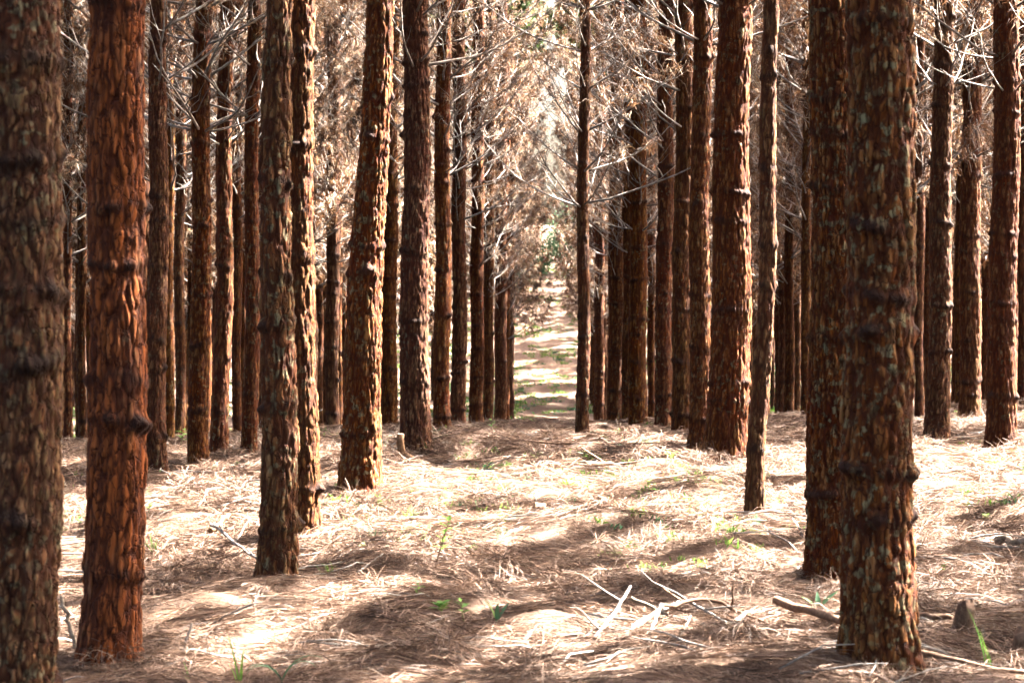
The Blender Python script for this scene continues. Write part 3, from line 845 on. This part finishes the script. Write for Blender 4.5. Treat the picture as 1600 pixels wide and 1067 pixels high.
tag(cv, 'patchy low green weeds growing through the needle litter', 'weeds', kind='stuff')

# green bushes that close the far end of the corridor
def bush(x, y, h, w, label, seed):
    rng = np.random.default_rng(seed)
    root = empty('green_bush', (x, y, gz(x, y))); tag(root, label, 'bush')
    stems, B = [], []
    for k in range(9):
        a = rng.uniform(0, 6.283); r = rng.uniform(.2, 1) * w
        p1 = np.array([r * math.cos(a), r * math.sin(a), h * rng.uniform(.55, 1)])
        q = np.array([p1 * np.array([s, s, s ** .8]) + rng.normal(0, .05, 3) * s for s in (0, .3, .6, 1)])
        stems.append(tube_np(q, [.03, .022, .015, .006], 6))
        for s in np.linspace(.3, 1, 12):
            c = q[0] + (q[3] - q[0]) * s
            B.append(c + rng.normal(0, .16 + .12 * s, (22, 3)))
    V, Q = join(stems); obj('stems', mesh_np('stems', V, Q, M_brownwood, True), root)
    B = np.vstack(B); B[:, 2] = np.maximum(B[:, 2], .05); n = len(B)
    V, Q = strips(B, rng.normal(0, 1, (n, 3)), rng.uniform(.08, .17, n), rng.uniform(.04, .08, n), rng.uniform(0, .5, n), rng, .3)
    t = np.repeat(rng.uniform(.2, 1, n), 6)
    tag(obj('foliage', mesh_np('foliage', V, Q, M_bluegreen, attr=('tint', np.stack([t] * 3, -1))), root), kind='stuff')
bush(-.6, 121, 3.2, 1.3, 'pale green bush at the far end of the corridor, left one', 1)
bush(.9, 126, 4.2, 1.6, 'taller pale green bush at the far end of the corridor', 2)
bush(-2.0, 116, 2.2, 1.1, 'low green bush on the far slope left of the corridor end', 3)
bush(2.4, 112, 1.8, 1.0, 'low green bush on the far slope right of the corridor end', 4)

# ------------------------------------------------------------------ single plants
def leaf_mesh(L, W, bend, twist, mat, rng, ns=7, shape='blade', fold=.25):
    """one leaf growing along +X and arching; fold gives a channelled cross-section"""
    t = np.linspace(0, 1, ns + 1)
    if shape == 'blade':
        w = W * (np.clip(1 - t, 0, 1) ** .6) * (.55 + .45 * np.minimum(1, t * 4))
    else:
        w = W * np.sin(math.pi * np.clip(t, .02, .985)) ** .75 * (1.15 - .4 * t)
    a = bend * t ** 1.4
    st = L / ns
    X = np.concatenate([[0], np.cumsum(np.cos(a[:-1]) * st)]); Z = -np.concatenate([[0], np.cumsum(np.sin(a[:-1]) * st)])
    tw = twist * t
    S = np.stack([np.zeros_like(t), np.cos(tw), np.sin(tw)], -1)
    U = np.stack([np.sin(a), np.zeros_like(t), np.cos(a)], -1)
    C = np.stack([X, np.zeros_like(t), Z], -1)
    up = U * (fold * w)[:, None]
    V = np.stack([C + S * (w / 2)[:, None] + up, C, C - S * (w / 2)[:, None] + up], 1).reshape(-1, 3)
    Q = []
    for i in range(ns):
        for j in (0, 1):
            Q.append((i * 3 + j, i * 3 + j + 1, i * 3 + j + 4, i * 3 + j + 3))
    tt = np.full((len(V), 3), rng.uniform(.1, 1.0))
    return mesh_np('leaf', V, np.array(Q), mat, True, ('tint', tt))

def plant(kind, x, y, h, label, cat, seed):
    rng = np.random.default_rng(seed)
    name = {'blade': 'tall_grass', 'tuft': 'grass_tuft', 'leafy': 'leafy_seedling', 'broad': 'broad_leaf_plant', 'arch': 'arching_leaf_plant', 'sapling': 'broadleaf_sapling', 'fern': 'fern'}[kind]
    root = empty(name, (x, y, gz(x, y) + .01))
    tag(root, label, cat)
    def leaf(L, W, el, az, bend, mat, loc=(0, 0, 0), shape='blade', fold=.25):
        o = obj('leaf', leaf_mesh(L, W, bend, rng.uniform(-.5, .5), mat, rng, shape=shape, fold=fold), root, loc)
        o.rotation_euler = (Matrix.Rotation(az, 3, 'Z') @ Matrix.Rotation(-el, 3, 'Y')).to_euler()
        return o
    if kind == 'blade':
        for k in range(3):
            leaf(h * (1.05 if k == 0 else rng.uniform(.4, .7)), .016, R(rng.uniform(74, 84)), rng.uniform(0, 6.28) if k else 2.6, R(rng.uniform(10, 30)), M_lime, (rng.normal(0, .012), rng.normal(0, .012), 0))
    elif kind == 'tuft':
        for k in range(9):
            leaf(h * rng.uniform(.6, 1.15), max(.007, h * .06), R(rng.uniform(45, 85)), rng.uniform(0, 6.28), R(rng.uniform(15, 80)), M_grass, (rng.normal(0, .015), rng.normal(0, .015), 0))
    elif kind == 'broad':
        for k in range(3):
            leaf(h * rng.uniform(.75, 1.25), h * .22, R(rng.uniform(50, 75)), rng.uniform(0, 6.28) if k else math.pi * .9, R(rng.uniform(10, 45)), M_bluegreen if k else M_grass, shape='ovate')
    elif kind == 'arch':
        for k in range(4):
            leaf(h * rng.uniform(1.6, 2.3), .022, R(rng.uniform(55, 75)), rng.uniform(-.5, .5) + (0 if k % 2 else math.pi), R(rng.uniform(110, 150)), M_bluegreen)
    else:
        lean = rng.uniform(-.25, .25, 2) if kind != 'sapling' else np.array([.26, .1])
        n = 6; t = np.linspace(0, 1, n)
        P = np.stack([lean[0] * h * t ** 1.2, lean[1] * h * t, h * .92 * t], -1)
        V, Q = tube_np(P, np.linspace(.0035, .0014, n) * (1.4 if kind == 'sapling' else 1), 6)
        obj('stem', mesh_np('stem', V, Q, M_brownwood if kind == 'sapling' else M_stem, True), root)
        m = {'sapling': 13, 'leafy': 7, 'fern': 14}[kind]
        for k in range(m):
            s = .3 + .7 * (k + 1) / m
            p = np.array([np.interp(s, t, P[:, q]) for q in range(3)])
            L = {'sapling': .055, 'leafy': max(.035, h * .42), 'fern': .05}[kind] * rng.uniform(.8, 1.25)
            leaf(L, L * rng.uniform(.38, .55), R(rng.uniform(5, 45)), k * 2.4 + rng.uniform(-.4, .4), R(rng.uniform(10, 60)), M_lime if (kind == 'sapling' or rng.random() < .6) else M_grass, tuple(p), 'ovate', .12)
    return root

M_stem = wood_material('green_stem', (.10, .14, .03), (.18, .22, .06), (.26, .28, .10), (1, 1, 1), 30)
PLANTS = [
('blade',1.77,8.30,.25,'tall bright lime grass blade standing at the lower right corner','grass'),
('blade',-1.24,7.96,.20,'upright lime grass blade at the bottom left of the floor','grass'),
('blade',-1.41,7.92,.10,'short grass blade at the bottom edge beside the orange trunk','grass'),
('broad',-1.85,8.20,.17,'dark green broad leaf at the foot of the orange-red trunk','plant'),
('arch',-1.05,7.96,.10,'blue-green leaves arching low at the bottom edge','plant'),
('sapling',-.64,11.38,.30,'leaning leafy sapling alone in the open middle of the floor','sapling'),
('tuft',-2.33,11.92,.16,'green grass tuft between the orange trunk and the mossy trunk','grass'),
('tuft',-.92,13.30,.12,'grass tuft in front of the leaning sunlit pine','grass'),
('tuft',1.56,13.84,.12,'grass tuft at the foot of the thin crooked pine','grass'),
('leafy',.70,14.42,.11,'green seedling on the sunlit strip left of the crooked pine','seedling'),
('leafy',.96,16.08,.14,'leafy seedling in front of the thick ridged pine','seedling'),
('leafy',-.63,9.58,.08,'small seedling left of the low fern in the near floor','seedling'),
('fern',-.49,9.20,.06,'low green fern lying on the near floor','fern'),
('leafy',-.39,9.16,.10,'seedling just right of the low fern','seedling'),
('broad',-.24,9.14,.10,'broad leaf plant right of the fern and its seedling','plant'),
('tuft',-1.21,11.04,.08,'small grass tuft right of the mossy trunk foot','grass'),
('leafy',-.35,37.06,.25,'leafy bush at the near end of the open corridor','seedling'),
('leafy',-4.02,22.14,.20,'bright green seedling beside the thin stems on the left','seedling'),
('tuft',3.66,16.90,.15,'grass tuft in front of the stout pine at the right','grass'),
('leafy',2.78,13.60,.09,'seedling on the open floor right of the broad trunk','seedling'),
('broad',3.09,13.64,.09,'blue-green leaf plant near the right edge of the floor','plant'),
('tuft',2.13,11.10,.06,'low grass tuft behind the broken log chunk','grass'),
('broad',1.29,9.84,.13,'pale leaf plant between the two overlapping right trunks','plant'),
('arch',1.18,8.10,.05,'small arching leaf at the foot of the broad dark trunk','plant'),
('tuft',-1.09,17.86,.10,'grass tuft right of the cut stump','grass'),
('tuft',-1.69,20.92,.16,'grass tuft behind the cut stump at the dark red pine','grass'),
('leafy',-.65,23.22,.16,'leafy seedling at the end of the left corridor row','seedling'),
('leafy',-1.08,11.94,.05,'tiny seedling right of the half hidden sunlit trunk','seedling'),
('leafy',1.28,17.00,.07,'yellow-green seedling close before the thick ridged pine','seedling'),
('leafy',-2.53,12.82,.06,'tiny seedling behind the grass tuft by the orange trunk','seedling'),
('leafy',.27,14.56,.07,'right one of two small seedlings amid the corridor floor','seedling'),
('leafy',.20,14.72,.07,'left one of two small seedlings amid the corridor floor','seedling'),
('tuft',-1.52,14.64,.05,'tiny grass tuft at the foot of the leaning pine','grass'),
('leafy',1.02,12.44,.05,'tiny seedling on the right flank of the litter mound','seedling'),
('leafy',5.05,25.32,.14,'seedling at the foot of the shaded right pine','seedling'),
('tuft',4.49,24.84,.17,'grass tuft left of the straight right pine','grass'),
('leafy',-2.79,18.70,.09,'seedling in front of the narrow pine on the left','seedling'),
('leafy',-.36,14.42,.06,'tiny seedling in the sunlit litter left of the corridor middle','seedling'),
('tuft',-.82,15.40,.07,'small grass tuft between leaning pine and corridor','grass'),
('leafy',3.20,16.80,.06,'tiny seedling near the long thin stick at right','seedling'),
('leafy',2.83,13.34,.05,'tiny seedling just in front of the right floor seedling','seedling'),
('leafy',.41,16.18,.07,'seedling beside the dark fallen bough in the corridor','seedling'),
('tuft',1.35,19.12,.13,'grass tuft behind the pine pressed to the thick trunk','grass'),
('leafy',.67,20.48,.10,'seedling behind the pale sunlit slat in the corridor','seedling'),
('leafy',-3.23,16.84,.07,'left one of three weeds under the slim left pines','seedling'),
('leafy',-2.81,16.88,.07,'middle one of three weeds under the slim left pines','seedling'),
('leafy',-2.63,17.12,.06,'right one of three weeds under the slim left pines','seedling'),
('tuft',-2.30,16.64,.05,'tiny grass tuft behind the mossy trunk','grass'),
('leafy',-2.10,16.70,.05,'tiny weed left of the leaning pine','seedling'),
('tuft',-.25,19.72,.07,'tiny grass tuft in the middle of the corridor crest','grass'),
('leafy',1.60,15.04,.05,'tiny weed behind the thin crooked pine','seedling'),
]
for i, p in enumerate(PLANTS):
    plant(*p, 2000 + i)

# ------------------------------------------------------------------ fallen wood
def stick(name, pts, r0, r1, mat, label, cat='fallen branch', lift=.018, sag=0.0, seed=0, twigs=0, cut=False, n=8):
    """pts: (x, y, height above the litter)"""
    rng = np.random.default_rng(seed + 4000)
    P = np.array([[p[0], p[1], gz(p[0], p[1]) + p[2] + lift] for p in pts], float)
    # resample smoothly
    t = np.linspace(0, 1, len(P)); m = max(8, len(P) * 4); u = np.linspace(0, 1, m)
    Q = np.stack([np.interp(u, t, P[:, k]) for k in range(3)], -1)
    for _ in range(2):
        Q[1:-1] = (Q[:-2] + 2 * Q[1:-1] + Q[2:]) / 4
    Q[1:-1] += rng.normal(0, r0 * .35, (m - 2, 3))
    g = ground(Q[:, 0], Q[:, 1]); Q[:, 2] = np.maximum(Q[:, 2], g + .004)
    o0 = Q[0].copy(); Q0 = Q - o0
    rad = np.linspace(r0, r1, m) * (1 + rng.normal(0, .06, m))
    V, F = tube_np(Q0, rad, n, .08, rng)
    root = obj(name, mesh_np(name, V, F, mat, False), None, tuple(o0))
    tag(root, label, cat)
    for k in range(twigs):
        i = rng.integers(2, m - 2); a = rng.uniform(0, 6.28); l = rng.uniform(.1, .3)
        d = np.array([math.cos(a), math.sin(a), rng.uniform(.1, .7)])
        q = np.array([Q0[i] + d * l * s + rng.normal(0, .008, 3) * s for s in (0, .35, .7, 1)])
        V, F = tube_np(q, np.array([.5, .42, .3, .16]) * r0, 5)
        obj('twig', mesh_np('twig', V, F, mat, True), root)
    if cut:
        d = Q0[0] - Q0[1]; d /= np.linalg.norm(d)
        V, F = tube_np([d * .0005, d * .002], [r0 * .93, r0 * .9], 12)
        obj('cut_end', mesh_np('cut_end', V, F, M_cut, False), root)
    return root

stick('fallen_branch', [(1.05,9.5,.07),(1.21,8.98,.05),(1.36,8.28,.05),(1.60,8.22,.03),(1.9,8.1,.02)], .021, .008, M_brownwood, 'long brown stick lying across the foot of the broad right trunk', seed=1, cut=True)
stick('fallen_branch', [(.29,8.76,.0),(.52,9.2,.09),(.73,9.36,.12),(.98,9.16,.02)], .012, .006, M_brownwood, 'brown arched stick topmost in the pale brushwood heap', seed=2, twigs=2)
stick('fallen_branch', [(.19,8.8,.0),(.28,9.1,.06),(.37,9.4,.12)], .010, .006, M_grey, 'grey stick rising at the left end of the brushwood heap', seed=3, twigs=2)
stick('fallen_branch', [(.43,8.82,.0),(.49,9.0,.12)], .008, .006, M_grey, 'short grey stick propped upright in the brushwood heap', seed=4)
stick('fallen_branch', [(.72,8.84,.0),(.92,9.30,.04)], .012, .008, M_pale, 'pale peeled stick at the right end of the brushwood heap', seed=5)
stick('fallen_branch', [(.35,8.92,.02),(.62,9.4,.10),(.8,9.14,.03)], .009, .005, M_grey, 'grey curved twig under the arched stick of the brushwood heap', seed=6, twigs=2)
stick('fallen_branch', [(.37,9.32,.08),(.53,9.2,.05)], .010, .006, M_pale, 'short pale stick lying behind the brushwood heap', seed=7)
stick('fallen_branch', [(.55,8.7,.0),(.62,9.0,.07)], .007, .004, M_pale, 'thin pale twig in front of the brushwood heap', seed=8)
stick('fallen_branch', [(1.65,9.2,.02),(1.79,9.12,.02)], .015, .012, M_brownwood, 'short brown billet between broad trunk and broken log chunk', seed=9, cut=True)
stick('fallen_branch', [(2.66,12.2,.05),(2.95,11.75,.03)], .03, .026, M_pale, 'pale log end poking in at the right edge', seed=10, cut=True, cat='log')
stick('fallen_branch', [(2.92,16.38,.0),(3.42,16.6,.02),(3.99,17.18,.02)], .014, .008, M_brownwood, 'long thin brown stick on the floor at the far right', seed=11, twigs=1)
stick('fallen_branch', [(-2.03,12.18,.10),(-1.73,11.56,.06),(-1.41,10.7,.02)], .010, .006, M_grey, 'grey dead bough slanting to the foot of the mossy trunk', seed=12, twigs=5)
stick('fallen_branch', [(-1.36,10.86,.0),(-1.375,10.9,.14),(-1.36,10.93,.30)], .007, .003, M_grey, 'grey twig propped upright against the mossy trunk', seed=13, lift=.0)
stick('fallen_branch', [(-2.05,12.28,.03),(-1.97,12.50,.08)], .020, .012, M_orange, 'orange splinter of wood left of the mossy trunk', seed=14, n=6)
stick('fallen_branch', [(.16,12.44,.0),(.20,12.7,.05)], .008, .005, M_orange, 'tiny orange stick left of the big litter mound', seed=15)
stick('fallen_branch', [(-1.98,8.5,.0),(-2.03,8.55,.14),(-2.07,8.6,.26)], .012, .008, M_pale, 'pale stick leaning at the left side of the orange trunk', seed=16, lift=0)
stick('fallen_branch', [(-1.54,8.44,.0),(-1.50,8.50,.17)], .008, .004, M_grey, 'grey stick slanting up right of the orange trunk', seed=17, lift=0)
stick('fallen_branch', [(.27,15.92,.03),(.45,16.05,.06),(.64,16.26,.02)], .022, .010, M_brownwood, 'dark fallen bough lying across the corridor', seed=18, twigs=2)
stick('fallen_branch', [(-1.48,12.06,.02),(-1.22,12.34,.02)], .008, .005, M_grey, 'grey twig right of the two overlapping left trunks', seed=19)
stick('fallen_branch', [(-1.21,17.98,.08),(-1.05,17.98,.05),(-.9,17.98,.10)], .010, .006, M_pale, 'pale bent branch lying right of the cut stump', seed=20, twigs=1)
stick('fallen_branch', [(.50,17.2,.06),(.64,16.6,.04)], .022, .02, M_pale, 'pale sunlit slat of wood in the corridor', seed=21, n=4)
stick('fallen_branch', [(-2.72,19.2,.0),(-2.70,19.2,.15),(-2.78,19.2,.27)], .008, .004, M_pale, 'curved pale twig standing by the narrow left pine', seed=22, lift=0)
stick('fallen_branch', [(.77,14.4,.02),(1.0,14.84,.03)], .012, .008, M_pale, 'pale stick in front of the thick ridged pine', seed=23)
stick('fallen_branch', [(-1.05,11.1,.02),(-.94,11.5,.02)], .006, .004, M_grey, 'thin grey twig left of the leaning sapling', seed=24)
stick('fallen_branch', [(-.77,15.44,.02),(-.46,14.9,.03)], .010, .006, M_brownwood, 'brown stick in the sunlit litter right of the leaning pine', seed=25)
stick('fallen_branch', [(-4.6,21.0,.05),(-3.9,20.8,.10)], .012, .008, M_grey, 'grey stick lying between the slim left pines', seed=26, twigs=1)
stick('fallen_branch', [(-3.0,21.8,.1),(-2.4,21.5,.35)], .012, .006, M_grey, 'grey dead bough rising left of the leaning pine', seed=27, twigs=2)
stick('fallen_branch', [(-.2,18.6,.05),(.5,18.2,.12),(1.0,18.4,.05)], .010, .006, M_brownwood, 'thin brown bough lying along the corridor crest', seed=28, twigs=4)
stick('fallen_branch', [(3.62,17.5,.02),(3.50,16.9,.02)], .016, .012, M_pale, 'short pale stick in front of the stout right pine', seed=29)

def chunk(name, x, y, rx, ry, h, mat, label, cat, seed, tilt=(0, 0, 0), jag=.25):
    """weathered block of wood: grooved side, ragged top"""
    rng = np.random.default_rng(seed)
    n, m = 22, 10
    th = np.arange(n) * 2 * math.pi / n
    top = 1 + jag * (noise3(np.cos(th) * 1.7, np.sin(th) * 1.7, np.zeros(n), seed) * 2)
    V = []
    for k in range(m):
        s = k / (m - 1)
        fl = 1 + .35 * math.exp(-s * 5)
        groove = 1 + .22 * noise3(np.cos(th) * 2.6, np.sin(th) * 2.6, np.full(n, s * .8), seed + 1)
        V.append(np.stack([np.cos(th) * rx * fl * groove * (1 - .25 * s), np.sin(th) * ry * fl * groove * (1 - .25 * s), h * s * top - .03], -1))
    V = np.vstack(V + [np.array([[0, 0, h * .86]])])
    Q = [(k * n + j, k * n + (j + 1) % n, (k + 1) * n + (j + 1) % n, (k + 1) * n + j) for k in range(m - 1) for j in range(n)]
    b = (m - 1) * n
    Q += [(b + j, b + (j + 1) % n, b + (j + 2) % n, m * n) for j in range(0, n, 2)]
    o = obj(name, mesh_np(name, V, np.array(Q), mat, False), None, (x, y, gz(x, y)), tilt)
    return tag(o, label, cat)
chunk('log_chunk', 1.80, 8.95, .05, .055, .16, M_brownwood, 'broken brown log chunk right of the broad foreground trunk', 'log', 71, (.1, .15, 0))
chunk('log_chunk', 2.08, 8.62, .15, .12, .17, M_brownwood, 'dark rotten log lump at the lower right edge', 'log', 72, (0, -.2, .4), .4)
chunk('root_stub', -.10, 13.6, .05, .04, .11, M_brownwood, 'dark pointed root stub sticking from the corridor litter', 'root', 73, (0, .4, 0), .6)
chunk('bark_flake', 2.62, 10.6, .05, .02, .03, M_brownwood, 'small dark bark flake on the bare right floor', 'bark', 74, (0, 0, .3), .4)

# small cut stump with its root
sx, sy = -1.27, 17.46
st = empty('cut_stump', (sx, sy, gz(sx, sy)))
tag(st, 'small orange cut sapling stump with a white sawn top', 'stump')
rngs = np.random.default_rng(88)
V, Q = tube_np([(.03, 0, -.05), (.015, 0, .03), (0, 0, .10), (-.012, 0, .20), (-.01, 0, .27)], [.05, .042, .034, .03, .031], 14, .06, rngs)
obj('stem', mesh_np('stem', V, Q, M_orange, True), st)
V, Q = tube_np([(-.01, 0, .2705), (-.01, 0, .273)], [.030, .029], 14)
obj('sawn_top', mesh_np('sawn_top', V, Q, M_cut), st)
V, Q = tube_np([(.02, -.01, .10), (.08, -.03, .07), (.16, -.05, .02), (.22, -.06, -.04)], [.025, .024, .02, .014], 8, .1, rngs)
obj('root', mesh_np('root', V, Q, M_orange, True), st)
V, Q = tube_np([(-.02, -.01, .06), (-.07, -.02, .02), (-.13, -.03, -.05)], [.024, .02, .012], 8, .1, rngs)
obj('root', mesh_np('root', V, Q, M_orange, True), st)
